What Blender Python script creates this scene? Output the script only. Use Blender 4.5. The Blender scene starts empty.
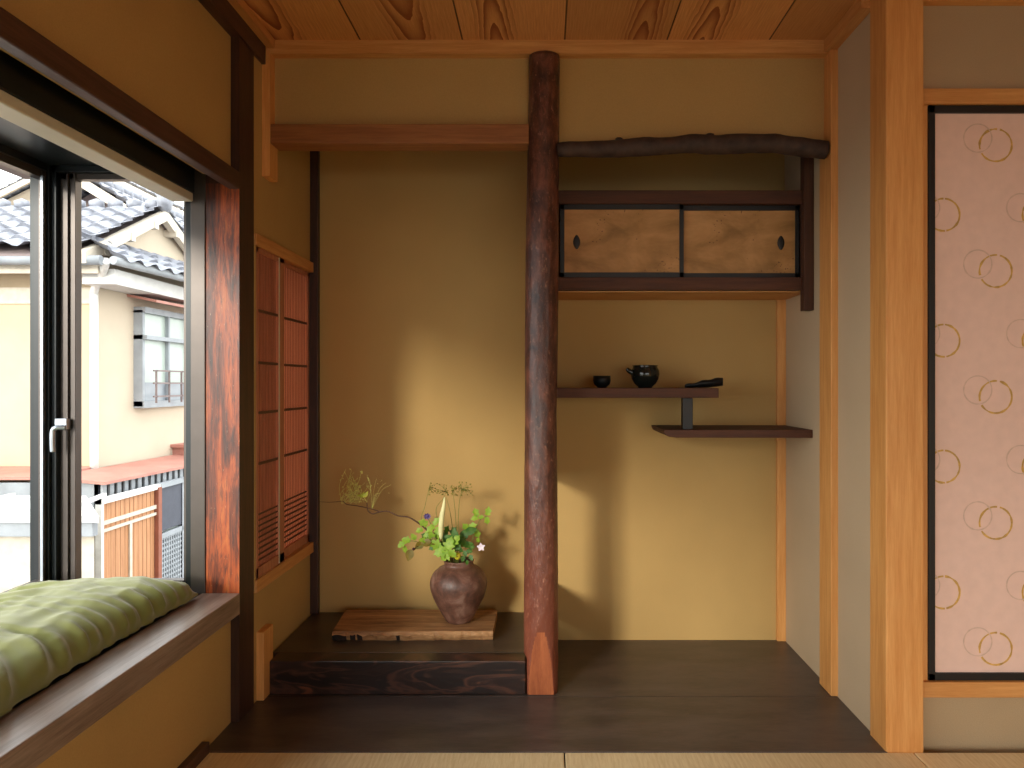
import bpy, bmesh, math, random
from mathutils import Vector, noise, Matrix
random.seed(7)
PI = math.pi
S = bpy.context.scene
COL = S.collection

# ------------------------------------------------------------------ node helper
class NT:
    def __init__(s, name):
        s.m = bpy.data.materials.new(name); s.m.use_nodes = True
        s.t = s.m.node_tree; s.t.nodes.clear()
        s.out = s.n('ShaderNodeOutputMaterial')
        s.tc = s.n('ShaderNodeTexCoord')
    def n(s, kind, **kw):
        nd = s.t.nodes.new(kind)
        for k, v in kw.items(): setattr(nd, k, v)
        return nd
    def l(s, a, b): s.t.links.new(a, b)
    def setin(s, nd, key, v):
        i = nd.inputs[key]
        if hasattr(v, 'links') or hasattr(v, 'is_linked'): s.l(v, i)
        else: i.default_value = v
    def math(s, op, a, b=0.0, c=None, clamp=False):
        nd = s.n('ShaderNodeMath', operation=op); nd.use_clamp = clamp
        s.setin(nd, 0, a); s.setin(nd, 1, b)
        if c is not None: s.setin(nd, 2, c)
        return nd.outputs[0]
    def mapv(s, scale=(1, 1, 1), loc=(0, 0, 0), src=None):
        nd = s.n('ShaderNodeMapping')
        s.l(src or s.tc.outputs['Object'], nd.inputs['Vector'])
        nd.inputs['Scale'].default_value = scale; nd.inputs['Location'].default_value = loc
        return nd.outputs[0]
    def noise(s, vec, scale=5, detail=4, rough=.55, dist=0):
        nd = s.n('ShaderNodeTexNoise')
        s.l(vec, nd.inputs['Vector'])
        nd.inputs['Scale'].default_value = scale; nd.inputs['Detail'].default_value = detail
        nd.inputs['Roughness'].default_value = rough; nd.inputs['Distortion'].default_value = dist
        return nd.outputs['Fac']
    def ramp(s, fac, stops, interp='LINEAR'):
        nd = s.n('ShaderNodeValToRGB'); nd.color_ramp.interpolation = interp
        el = nd.color_ramp.elements
        while len(el) < len(stops): el.new(.5)
        for e, (p, c) in zip(el, stops):
            e.position = p; e.color = (*c, 1) if len(c) == 3 else c
        s.l(fac, nd.inputs[0]); return nd.outputs[0]
    def mix(s, fac, a, b, mode='MIX'):
        nd = s.n('ShaderNodeMix', data_type='RGBA', blend_type=mode)
        s.setin(nd, 0, fac)
        for i, v in ((6, a), (7, b)):
            if isinstance(v, tuple): v = (*v, 1) if len(v) == 3 else v
            s.setin(nd, i, v)
        return nd.outputs[2]
    def bsdf(s, color, rough=.6, bump=None, bs=.3, bd=.01, **kw):
        p = s.n('ShaderNodeBsdfPrincipled')
        if isinstance(color, tuple): color = (*color, 1)
        s.setin(p, 'Base Color', color); s.setin(p, 'Roughness', rough)
        for k, v in kw.items(): s.setin(p, k.replace('_', ' '), v)
        if bump is not None:
            b = s.n('ShaderNodeBump'); s.l(bump, b.inputs['Height'])
            b.inputs['Strength'].default_value = bs; b.inputs['Distance'].default_value = bd
            s.l(b.outputs[0], p.inputs['Normal'])
        s.l(p.outputs[0], s.out.inputs[0]); return s.m

def plain(name, c, rough=.6, metal=0, var=.12, sc=12, bump=.1):
    t = NT(name); n = t.noise(t.mapv(), sc, 5)
    col = t.ramp(n, [(.3, tuple(v * (1 - var) for v in c)), (.7, tuple(min(1, v * (1 + var)) for v in c))])
    return t.bsdf(col, rough, n, bump, .002, Metallic=metal)

def plaster(name, c, var=.07):
    t = NT(name)
    a = t.noise(t.mapv(), 2.2, 3); b = t.noise(t.mapv(), 260, 3, .7)
    col = t.ramp(a, [(.3, tuple(v * (1 - var) for v in c)), (.7, tuple(v * (1 + var) for v in c))])
    col = t.mix(.25, col, t.ramp(b, [(.3, tuple(v * .75 for v in c)), (.75, tuple(min(1, v * 1.25) for v in c))]))
    return t.bsdf(col, .95, b, .35, .002, Specular_IOR_Level=.1)

def wood(name, c0, c1, axis='Z', freq=60, rough=.5, bs=.15, contrast=(.35, .65), fine=True):
    """straight-grain timber, grain running along the given axis"""
    t = NT(name)
    k = {'X': (.6, 9, 9), 'Y': (9, .6, 9), 'Z': (9, 9, .6)}[axis]
    a = t.noise(t.mapv(k), freq / 9, 4, .6, .3)
    k2 = {'X': (2, 60, 60), 'Y': (60, 2, 60), 'Z': (60, 60, 2)}[axis]
    b = t.noise(t.mapv(k2), 8, 3, .7)
    f = t.math('MULTIPLY_ADD', b, .35, t.math('MULTIPLY', a, .65))
    col = t.ramp(f, [(contrast[0], c0), (contrast[1], c1)])
    return t.bsdf(col, rough, f, bs, .002)

M = {}
WALLC = (.485, .315, .120)
M['plaster'] = plaster('ochre_plaster', WALLC)
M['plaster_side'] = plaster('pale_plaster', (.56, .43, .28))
M['plaster_base'] = plaster('grey_plaster', (.44, .33, .20))
M['cedar_z'] = wood('cedar_upright', (.60, .255, .062), (.76, .385, .125), 'Z')
M['cedar_x'] = wood('cedar_across', (.52, .22, .055), (.70, .36, .12), 'X')
M['cedar_y'] = wood('cedar_deep', (.50, .21, .055), (.68, .34, .115), 'Y')
M['beam_red'] = wood('reddish_cedar_across', (.22, .075, .021), (.35, .14, .043), 'X')
M['dark_z'] = wood('dark_stained_upright', (.018, .008, .006), (.07, .028, .017), 'Z', rough=.45)
M['dark_x'] = wood('dark_stained_across', (.035, .013, .008), (.11, .045, .025), 'X', rough=.42)
M['dark_y'] = wood('dark_stained_deep', (.035, .015, .011), (.10, .045, .030), 'Y', rough=.45)
M['brown_x'] = wood('brown_stained_across', (.045, .013, .005), (.10, .032, .011), 'X', rough=.68)
M['brown_z'] = wood('brown_stained_upright', (.045, .014, .006), (.095, .034, .014), 'Z', rough=.68)
M['ledge'] = wood('greyed_ledge_wood', (.16, .11, .08), (.36, .27, .21), 'Y', 50, .30)
M['metal_dark'] = plain('black_aluminium', (.012, .016, .018), .35, .3, .1)
M['metal_grey'] = plain('bronze_aluminium', (.085, .07, .062), .35, .5, .08)
M['metal_edge'] = plain('silver_edge', (.45, .5, .56), .3, .8, .05)
M['blind_white'] = plain('ivory_blind_rail', (.62, .56, .44), .5, 0, .04)
M['black_lacquer'] = plain('black_lacquer', (.006, .005, .005), .5, 0, .1)
M['white_paint'] = plain('white_paint', (0.630, 0.630, 0.600), .6)

# worn red jamb post
def worn_red():
    t = NT('worn_red_timber')
    a = t.noise(t.mapv((7, 7, .8)), 3.2, 5, .65, .8)
    b = t.noise(t.mapv((20, 20, 2.5)), 5, 5, .7, .4)
    c = t.ramp(a, [(.34, (.035, .014, .010)), (.46, (.16, .035, .012)), (.56, (.38, .075, .016)), (.68, (.50, .14, .03))])
    c = t.mix(t.math('MULTIPLY', t.ramp(b, [(.5, (0, 0, 0)), (.66, (1, 1, 1))]), .75), c, (.045, .022, .018))
    d = t.noise(t.mapv((30, 30, 6)), 9, 2, .6)
    c = t.mix(t.ramp(d, [(.70, (0, 0, 0)), (.76, (.6, .6, .6))]), c, (.55, .36, .2))
    return t.bsdf(c, .4, b, .35, .003)
M['worn_red'] = worn_red()

def bark():
    t = NT('polished_log_bark')
    a = t.noise(t.mapv((1, 1, .45)), 26, 7, .7, .3)
    b = t.noise(t.mapv((1, 1, .5)), 90, 4, .7)
    c = t.ramp(a, [(.34, (.035, .014, .011)), (.5, (.088, .031, .020)), (.66, (.185, .068, .042))])
    c = t.mix(t.ramp(b, [(.58, (0, 0, 0)), (.70, (.7, .7, .7))]), c, (.38, .19, .12))
    sp = t.n('ShaderNodeSeparateXYZ'); t.l(t.tc.outputs['Object'], sp.inputs[0])
    c = t.mix(t.math('MULTIPLY', t.ramp(t.math('ADD', sp.outputs[2], t.math('MULTIPLY', a, .4)), [(.25, (1, 1, 1)), (.95, (0, 0, 0))]), .55), c, (.33, .085, .040))
    return t.bsdf(c, t.math('MULTIPLY_ADD', b, .35, .18), a, .8, .006)
M['bark'] = bark()
M['bark_dark'] = plain('dark_log_bark', (.045, .024, .016), .7, 0, .55, 26, .9)
M['log_cut'] = wood('cut_log_face', (.24, .062, .026), (.42, .13, .048), 'Z', 60, .4)

def floor_board(name='dark_floor_board', c0=(.044, .033, .029), c1=(.115, .086, .072)):
    t = NT(name)
    a = t.noise(t.mapv((1, 3.5, 1)), 3.2, 6, .62, .5)
    b = t.noise(t.mapv((6, 60, 1)), 4, 3, .7)
    f = t.math('MULTIPLY_ADD', b, .3, t.math('MULTIPLY', a, .7))
    col = t.ramp(f, [(.36, c0), (.64, c1)])
    s = t.noise(t.mapv((3, 3, 1)), 9, 6, .8, 1.5)
    col = t.mix(t.ramp(s, [(.62, (0, 0, 0)), (.76, (.5, .5, .5))]), col, (.20, .17, .145))
    r = t.math('MULTIPLY_ADD', a, .22, .26)
    return t.bsdf(col, r, f, .18, .003)
M['floor'] = floor_board()
M['toko'] = floor_board('dark_platform_board', (.042, .029, .020), (.105, .073, .050))

def kamachi():
    t = NT('figured_dark_timber')
    a = t.noise(t.mapv((1.3, 1, 6)), 2.2, 3, .5, 1.2)
    w = t.math('SINE', t.math('MULTIPLY', a, 42))
    f = t.math('MULTIPLY_ADD', w, .13, a)
    c = t.ramp(f, [(.40, (.016, .010, .009)), (.58, (.050, .024, .018)), (.76, (.17, .058, .028))])
    return t.bsdf(c, .33, a, .2, .003)
M['kamachi'] = kamachi()

def ceiling_mat(pitch=.373, off=.0):
    """cedar boards with cathedral grain, one flitch per board"""
    t = NT('cedar_ceiling_boards')
    sep = t.n('ShaderNodeSeparateXYZ'); t.l(t.tc.outputs['Object'], sep.inputs[0])
    x, y = sep.outputs[0], sep.outputs[1]
    q = t.math('DIVIDE', t.math('ADD', x, off + 20 * pitch), pitch)
    bid = t.math('FLOOR', q); u = t.math('SUBTRACT', t.math('FRACT', q), .5)
    wn = t.n('ShaderNodeTexWhiteNoise', noise_dimensions='1D'); t.l(bid, wn.inputs['W'])
    r = wn.outputs['Value']
    nz = t.noise(t.mapv((1, .35, 1)), 6, 4, .6)
    uc = t.math('ADD', u, t.math('MULTIPLY_ADD', r, .5, -.25))
    uc = t.math('ADD', uc, t.math('MULTIPLY_ADD', nz, .16, -.08))
    zz = t.math('ADD', t.math('MULTIPLY', y, .15), t.math('MULTIPLY_ADD', r, 3.7, -1.6))
    zz = t.math('PINGPONG', zz, .5)
    rad = t.math('SQRT', t.math('ADD', t.math('MULTIPLY', t.math('MULTIPLY', uc, uc), 1.3), t.math('MULTIPLY', zz, zz)))
    ring = t.math('FRACT', t.math('MULTIPLY_ADD', nz, .8, t.math('MULTIPLY', rad, 32)))
    ring = t.math('POWER', ring, 1.5)
    # strong figure only near the heart of each board
    heart = t.ramp(t.math('ABSOLUTE', uc), [(.10, (1, 1, 1)), (.22, (.15, .15, .15))])
    f = t.math('MULTIPLY', ring, heart)
    fine = t.noise(t.mapv((130, 3, 1)), 3, 2)
    base = t.ramp(fine, [(.3, (.56, .245, .075)), (.7, (.70, .345, .12))])
    tone = t.math('MULTIPLY_ADD', r, .25, .85)
    vv = t.n('ShaderNodeCombineXYZ')
    for i in range(3): t.l(tone, vv.inputs[i])
    base = t.mix(1.0, base, vv.outputs[0], 'MULTIPLY')
    col = t.mix(t.math('MULTIPLY', f, 1.25, clamp=True), base, (.27, .070, .018))
    edge = t.math('GREATER_THAN', t.math('ABSOLUTE', u), .492)
    col = t.mix(edge, col, (.09, .03, .01))
    return t.bsdf(col, .5, t.math('SUBTRACT', f, t.math('MULTIPLY', edge, 2)), .15, .002)

def tatami():
    t = NT('pale_tatami_rush')
    sep = t.n('ShaderNodeSeparateXYZ'); t.l(t.tc.outputs['Object'], sep.inputs[0])
    w = t.math('SINE', t.math('MULTIPLY', sep.outputs[1], 1400))
    w2 = t.math('SINE', t.math('MULTIPLY', sep.outputs[0], 420))
    n = t.noise(t.mapv((30, 3, 1)), 5, 4, .7)
    f = t.math('MULTIPLY_ADD', w2, .035, t.math('MULTIPLY_ADD', w, .10, n))
    col = t.ramp(f, [(.3, (.68, .52, .27)), (.7, (.84, .69, .41))])
    return t.bsdf(col, .75, f, .3, .002)
M['tatami'] = tatami()

def door_paper():
    t = NT('mottled_gold_paper')
    a = t.noise(t.mapv((1.2, 1, 2.4)), 3.6, 5, .6, .35)
    col = t.ramp(a, [(.36, (.27, .135, .035)), (.5, (.42, .215, .065)), (.64, (.56, .30, .11))])
    v = t.n('ShaderNodeTexVoronoi'); t.l(t.mapv(), v.inputs['Vector']); v.inputs['Scale'].default_value = 95
    m = t.noise(t.mapv(), 9, 3)
    dot = t.math('MULTIPLY', t.math('LESS_THAN', v.outputs['Distance'], .22), t.math('GREATER_THAN', m, .57))
    col = t.mix(dot, col, (.09, .035, .012))
    return t.bsdf(col, .55, a, .05, .001)
M['door_paper'] = door_paper()
M['fusuma_paper'] = plain('rose_beige_paper', (.80, .575, .49), .8, 0, .035, 30, .1)
M['gold_ink'] = plain('gold_ink', (.60, .36, .085), .5, .1, .3, 60)
M['grey_ink'] = plain('faint_grey_ink', (.66, .47, .37), .7, 0, .1, 60)

M['shoji_wood'] = wood('screen_lattice_wood', (.34, .12, .06), (.52, .22, .12), 'Z')
M['slat_wood'] = wood('thin_slat_wood', (.20, .065, .032), (.32, .12, .06), 'Z')
M['shoji_dark'] = wood('screen_rail_wood', (.07, .025, .014), (.13, .05, .026), 'Y')

def fabric():
    t = NT('moss_green_cotton')
    a = t.noise(t.mapv(), 5, 4); b = t.noise(t.mapv(), 350, 2)
    col = t.ramp(a, [(.3, (.175, .190, .042)), (.7, (.225, .240, .060))])
    return t.bsdf(col, .9, b, .25, .001, Sheen_Weight=.3)
M['cushion'] = fabric()

def board_mat():
    t = NT('weathered_plank')
    a = t.noise(t.mapv((1, 8, 8)), 3.5, 5, .6, .6); b = t.noise(t.mapv((2, 40, 40)), 6, 3, .7)
    f = t.math('MULTIPLY_ADD', b, .4, t.math('MULTIPLY', a, .6))
    col = t.ramp(f, [(.36, (.12, .052, .02)), (.5, (.34, .17, .068)), (.64, (.55, .31, .14))])
    return t.bsdf(col, .6, f, .4, .004)
M['plank'] = board_mat()
M['plank_dark'] = plain('charred_bark_edge', (.018, .010, .007), .8, 0, .5, 40, 1)

def vase_mat():
    t = NT('iron_brown_stoneware')
    a = t.noise(t.mapv(), 14, 6, .65, .5); b = t.noise(t.mapv(), 55, 4, .7)
    col = t.ramp(a, [(.34, (.060, .030, .021)), (.52, (.15, .068, .046)), (.66, (.26, .15, .11))])
    col = t.mix(t.ramp(b, [(.6, (0, 0, 0)), (.75, (.5, .5, .5))]), col, (.27, .16, .12))
    return t.bsdf(col, t.math('MULTIPLY_ADD', b, .4, .25), a, .6, .006)
M['vase'] = vase_mat()
M['black_glaze'] = plain('black_glaze', (.010, .012, .010), .12, 0, .4, 25, .2)
M['iron'] = plain('black_iron', (.008, .008, .009), .5, .4, .3, 50, .5)

def leafm(name, c0, c1):
    t = NT(name); a = t.noise(t.mapv(), 45, 3)
    col = t.ramp(a, [(.3, c0), (.7, c1)])
    p = t.n('ShaderNodeBsdfPrincipled'); t.l(col, p.inputs['Base Color']); p.inputs['Roughness'].default_value = .5
    tr = t.n('ShaderNodeBsdfTranslucent'); t.l(col, tr.inputs['Color'])
    mx = t.n('ShaderNodeMixShader'); mx.inputs[0].default_value = .3
    t.l(p.outputs[0], mx.inputs[1]); t.l(tr.outputs[0], mx.inputs[2]); t.l(mx.outputs[0], t.out.inputs[0]); return t.m
M['leaf_bright'] = leafm('fresh_leaf', (.22, .42, .03), (.42, .62, .06))
M['leaf_dark'] = leafm('deep_leaf', (.04, .13, .015), (.10, .24, .03))
M['leaf_lime'] = leafm('lime_leaf', (.45, .50, .03), (.65, .68, .08))
M['leaf_russet'] = leafm('russet_leaf', (.16, .13, .012), (.27, .19, .02))
M['stem'] = plain('brown_stem', (.10, .045, .02), .7, 0, .3, 60)
M['stem_green'] = plain('green_stem', (.19, .22, .04), .6, 0, .3, 60)
M['seed'] = plain('olive_seed', (.26, .22, .035), .6, 0, .4, 90)
M['seed_pale'] = plain('pale_lime_seed', (.62, .60, .16), .6, 0, .3, 90)
M['spathe'] = plain('cream_spathe', (.78, .76, .38), .5, 0, .08, 30)
M['purple'] = plain('purple_petal', (.12, .08, .24), .6, 0, .3, 60)
M['pinkwhite'] = plain('pale_pink_petal', (.85, .72, .78), .6, 0, .06, 60)
M['fruit'] = plain('yellow_green_fruit', (.62, .56, .04), .35, 0, .1, 30)
M['berry'] = plain('dark_berry', (.06, .015, .015), .35, 0, .3, 60)

def glass():
    t = NT('clear_window_glass')
    a = t.n('ShaderNodeBsdfTransparent'); a.inputs[0].default_value = (.97, .985, .98, 1)
    t.l(a.outputs[0], t.out.inputs[0]); return t.m
M['glass'] = glass()
def paper():
    t = NT('amber_screen_paper')
    d = t.n('ShaderNodeBsdfDiffuse'); d.inputs[0].default_value = (.72, .38, .23, 1)
    tr = t.n('ShaderNodeBsdfTranslucent'); tr.inputs[0].default_value = (.66, .35, .23, 1)
    mx = t.n('ShaderNodeMixShader'); mx.inputs[0].default_value = .55
    t.l(d.outputs[0], mx.inputs[1]); t.l(tr.outputs[0], mx.inputs[2]); t.l(mx.outputs[0], t.out.inputs[0]); return t.m
M['shoji_paper'] = paper()

# outdoors
M['house_cream'] = plaster('cream_render', (0.528, 0.448, 0.344), .06)
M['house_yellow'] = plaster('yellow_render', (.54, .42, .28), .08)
M['house_trim'] = plain('cream_fascia', (0.540, 0.480, 0.390), .7)
M['soffit'] = plain('mauve_brown_soffit', (0.195, 0.150, 0.143), .8)
M['tile'] = plain('grey_roof_tile', (0.218, 0.228, 0.262), .5, 0, .35, 9, .2)
M['tin_red'] = plain('faded_red_sheet', (0.405, 0.176, 0.135), .6, 0, .15, 4)
M['grey_sheet'] = plain('grey_sheet', (0.280, 0.301, 0.322), .6, 0, .15, 5)
M['white_sheet'] = plain('white_sheet', (0.544, 0.536, 0.512), .6, 0, .08, 5)
M['gate_wood'] = wood('orange_gate_timber', (0.350, 0.154, 0.063), (0.532, 0.266, 0.126), 'Z', 30, .7)
M['gate_red'] = plain('reddish_post', (.25, .08, .045), .7)
M['blue_panel'] = plain('slate_blue_panel', (.05, .055, .075), .6)
M['pale_glass'] = plain('frosted_pane', (0.384, 0.448, 0.400), .3, 0, .06, 3)
M['dark_glass'] = plain('lower_grey_pane', (0.252, 0.280, 0.308), .25, 0, .1, 3)
M['asphalt'] = plain('pale_asphalt', (.22, .215, .21), .9, 0, .1, 3)
M['hedge'] = plain('dull_green_bush', (.15, .2, .08), .8, 0, .4, 9)

# ------------------------------------------------------------------ mesh helpers
def box(bm, x0, x1, y0, y1, z0, z1, mi=0):
    vs = [bm.verts.new((x, y, z)) for x in (x0, x1) for y in (y0, y1) for z in (z0, z1)]
    out = []
    for f in ((0, 1, 3, 2), (4, 6, 7, 5), (0, 4, 5, 1), (2, 3, 7, 6), (0, 2, 6, 4), (1, 5, 7, 3)):
        fc = bm.faces.new([vs[i] for i in f]); fc.material_index = mi; out.append(fc)
    return out

def tube(bm, pts, rad, seg=8, mi=0, caps=True):
    pts = [Vector(p) for p in pts]
    if not isinstance(rad, (list, tuple)): rad = [rad] * len(pts)
    up = None; rings = []
    for i, p in enumerate(pts):
        d = (pts[min(i + 1, len(pts) - 1)] - pts[max(i - 1, 0)]).normalized()
        if up is None:
            up = Vector((0, 0, 1)) if abs(d.z) < .9 else Vector((1, 0, 0))
        a = d.cross(up).normalized(); b = a.cross(d).normalized(); up = b
        rings.append([bm.verts.new(p + (a * math.cos(t) + b * math.sin(t)) * rad[i]) for t in [2 * PI * k / seg for k in range(seg)]])
    for r0, r1 in zip(rings, rings[1:]):
        for k in range(seg):
            f = bm.faces.new((r0[k], r0[(k + 1) % seg], r1[(k + 1) % seg], r1[k])); f.material_index = mi; f.smooth = True
    if caps:
        for r in (rings[0], rings[-1][::-1]):
            f = bm.faces.new(r[::-1]); f.material_index = mi
    return rings

def lathe(bm, prof, cx, cy, cz, seg=32, mi=0, fn=None):
    rings = []
    for r, z in prof:
        ring = []
        for k in range(seg):
            t = 2 * PI * k / seg; rr = r * (fn(t, z) if fn else 1)
            ring.append(bm.verts.new((cx + rr * math.cos(t), cy + rr * math.sin(t), cz + z)))
        rings.append(ring)
    for r0, r1 in zip(rings, rings[1:]):
        for k in range(seg):
            f = bm.faces.new((r0[k], r0[(k + 1) % seg], r1[(k + 1) % seg], r1[k])); f.smooth = True; f.material_index = mi
    bm.faces.new(rings[0][::-1]).material_index = mi
    bm.faces.new(rings[-1]).material_index = mi

def blob(bm, c, r, mi=0, sub=2, sq=(1, 1, 1), amp=0):
    res = bmesh.ops.create_icosphere(bm, subdivisions=sub, radius=1)
    for v in res['verts']:
        k = 1 + (amp * noise.noise(v.co * 2.3 + Vector(c) * 9) if amp else 0)
        v.co = Vector((v.co.x * r * sq[0] * k, v.co.y * r * sq[1] * k, v.co.z * r * sq[2] * k)) + Vector(c)
    for v in res['verts']:
        for f in v.link_faces: f.material_index = mi; f.smooth = True

def leaf(bm, base, d, nrm, L, W, mi=0, lobes=0, curl=.2):
    """a leaf blade with a raised midrib line and real curvature"""
    base = Vector(base); d = Vector(d).normalized(); n = Vector(nrm)
    s = d.cross(n).normalized(); n = s.cross(d).normalized()
    N = 9; mid = []; lf = []; rt = []
    for i in range(N + 1):
        t = i / N
        w = W * .5 * math.sin(PI * min(1, t ** .75)) ** .9
        if lobes: w *= 1 + .32 * math.sin(lobes * 2 * PI * t)
        if i in (0, N): w = W * .01
        c = base + d * (L * t) - n * (curl * L * t * t)
        mid.append(bm.verts.new(c)); lf.append(bm.verts.new(c + s * w + n * w * .25)); rt.append(bm.verts.new(c - s * w + n * w * .25))
    for i in range(N):
        for a, b in ((mid, lf), (rt, mid)):
            f = bm.faces.new((a[i], a[i + 1], b[i + 1], b[i])); f.material_index = mi; f.smooth = True

def mk(name, bm, mats, parent=None, label=None, cat=None, group=None, kind=None, bev=0, recalc=True, solid=0):
    if recalc: bmesh.ops.recalc_face_normals(bm, faces=bm.faces)
    xs = [v.co for v in bm.verts]
    lo = Vector([min(v[i] for v in xs) for i in range(3)]); hi = Vector([max(v[i] for v in xs) for i in range(3)])
    c = Vector(((lo.x + hi.x) / 2, (lo.y + hi.y) / 2, lo.z))
    for v in bm.verts: v.co -= c
    me = bpy.data.meshes.new(name); bm.to_mesh(me); bm.free()
    if not isinstance(mats, (list, tuple)): mats = [mats]
    for m in mats: me.materials.append(M[m] if isinstance(m, str) else m)
    o = bpy.data.objects.new(name, me); COL.objects.link(o)
    o['_w'] = tuple(c)
    if parent is not None:
        o.parent = parent; o.location = c - Vector(parent['_w'])
    else: o.location = c
    tag(o, label, cat, group, kind)
    if solid:
        m = o.modifiers.new('thick', 'SOLIDIFY'); m.thickness = solid; m.offset = 0
    if bev:
        m = o.modifiers.new('bevel', 'BEVEL'); m.width = bev; m.segments = 2; m.limit_method = 'ANGLE'
        m.harden_normals = False
    return o

def tag(o, label=None, cat=None, group=None, kind=None):
    if label: o['label'] = label
    if cat: o['category'] = cat
    if group: o['group'] = group
    if kind: o['kind'] = kind

def root(name, loc, label, cat, group=None, kind=None):
    o = bpy.data.objects.new(name, None); COL.objects.link(o); o.location = loc
    o['_w'] = tuple(loc); tag(o, label, cat, group, kind); return o

def B(name, dims, mat, parent=None, label=None, cat=None, group=None, kind=None, bev=0):
    bm = bmesh.new()
    for d in (dims if isinstance(dims[0], (list, tuple)) else [dims]): box(bm, *d)
    return mk(name, bm, mat, parent, label, cat, group, kind, bev)

ST = 'structure'
# ------------------------------------------------------------------ ROOM SHELL
CEIL = 2.385; BACK = 3.18; XL = -1.05; XR = 1.058; XA = -1.028; REAR = -2.7; XE = 2.7
B('floor', (XL - .7, XE + .1, REAR - .1, BACK + .1, -.16, -.06), 'dark_y', kind=ST, label='dark subfloor under the mats and boards', cat='floor')
# tatami
g = 'borderless tatami mats in front of the alcove'
for x0, x1, lb in ((-1.046, .058, 'pale tatami mat at the picture bottom left, below the raised platform'),
                   (.062, 1.128, 'pale tatami mat at the picture bottom, right of the centre seam'),
                   (1.132, 2.69, 'pale tatami mat at the far right, below the patterned sliding door')):
    B('tatami_mat', (x0, x1, .3, 2.208, -.06, 0), 'tatami', None, lb, 'tatami mat', g, bev=.003)
B('tatami_mat', (-1.046, 2.69, REAR + .004, .296, -.06, 0), 'tatami', None, 'pale tatami matting behind the camera, out of the picture', 'tatami mat', bev=.003)
B('floor_board', (-1.05, 1.058, 2.21, 2.6, -.06, .001), 'floor', None, 'wide dark polished floor board running along the front of the alcove', 'floor board', kind=ST, bev=.002)
B('floor_board', (-1.05, 1.058, 2.603, BACK, -.06, 0), 'floor', None, 'dark polished floor board of the shelf alcove, right of the log pillar', 'floor board', kind=ST, bev=.002)
B('ceiling', (XL - .1, XE + .1, REAR - .1, BACK + .1, CEIL, CEIL + .08), ceiling_mat(off=.007), kind=ST, label='cedar board ceiling with bold wavy grain', cat='ceiling')
# back walls
B('wall_back', (XL - .1, XR + .1, BACK, BACK + .1, -.1, 2.6), 'plaster', kind=ST, label='ochre plaster back wall of the alcoves', cat='wall')
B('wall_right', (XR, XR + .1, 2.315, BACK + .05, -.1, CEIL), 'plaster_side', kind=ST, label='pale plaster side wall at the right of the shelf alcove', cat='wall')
B('wall_partition', [(-.02, .03, 2.71, BACK, .12, .262), (-.02, .03, 2.71, BACK, .735, CEIL)], 'plaster', kind=ST,
  label='plaster partition with a low opening, behind the log pillar', cat='wall')
# drop walls over the two alcoves
B('wall_header', (XL, -.04, 2.665, 2.715, 2.06, CEIL), 'plaster', kind=ST, label='ochre plaster wall strip above the straight hanging beam', cat='wall')
B('wall_header', (.03, XR, 2.665, 2.715, 2.003, CEIL), 'plaster', kind=ST, label='ochre plaster wall strip above the crooked log beam', cat='wall')
# ---- left wall
B('wall_left', [(XL - .12, XL, REAR, 2.41, -.1, .37),                 # under the ledge
                (XL - .09, XL, REAR, 2.41, 1.83, CEIL)], 'plaster', kind=ST,
  label='ochre plaster left wall above and below the bay window', cat='wall')
B('wall_alcove_left', [(XL - .09, XA, 2.526, BACK + .02, -.1, .40), (XL - .09, XA, 2.526, BACK + .02, 1.65, CEIL), (XL - .09, XA + .009, 2.526, 2.538, .40, 1.65),
                (XL - .09, XL, BACK, BACK + .1, .3, 1.8)], 'plaster', kind=ST,
  label='ochre plaster side wall around the slatted screens', cat='wall')
# right room side
WY = 2.262
B('wall_right_room', [(1.15, XE + .1, WY, WY + .1, -.1, .18), (1.15, XE + .1, WY, WY + .1, 2.03, CEIL), (2.12, XE + .1, WY, WY + .1, .1, 2.1)], 'plaster_base', kind=ST,
  label='greyish plaster above and below the patterned sliding door', cat='wall')
B('trim_16', (1.15, 1.1955, WY - .012, WY + .1, .157, 2.047), 'cedar_z', kind=ST, label='narrow jamb between the thick cedar post and the patterned sliding door', cat='trim')
B('wall_east', (XE, XE + .1, REAR, WY + .1, -.1, CEIL), 'plaster', kind=ST, label='ochre plaster wall of the room beyond the picture right', cat='wall')
B('wall_rear', [(XL - .1, .0, REAR - .1, REAR, -.1, CEIL), (2.65, XE + .1, REAR - .1, REAR, -.1, CEIL), (.0, 2.65, REAR - .1, REAR, 1.75, CEIL), (.0, 2.65, REAR - .1, REAR, -.1, .02)], 'plaster', kind=ST, label='ochre plaster wall behind the camera', cat='wall')

dr = root('fill_door', (1.3, REAR - .05, .02), 'unseen glazed doors added behind the camera for fill light', 'added glazed doors', kind=ST)  # unseen doors, added in the rear wall to let in fill daylight
B('frame', [(x, x + .05, REAR - .07, REAR - .03, .021, 1.749) for x in (.001, 1.30, 2.599)] + [(.001, 2.649, REAR - .07, REAR - .03, .021, .08), (.001, 2.649, REAR - .07, REAR - .03, 1.70, 1.749)], 'cedar_z', dr)
B('pane', [(.051, 1.299, REAR - .052, REAR - .048, .081, 1.699), (1.351, 2.598, REAR - .052, REAR - .048, .081, 1.699)], 'glass', dr)

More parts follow.
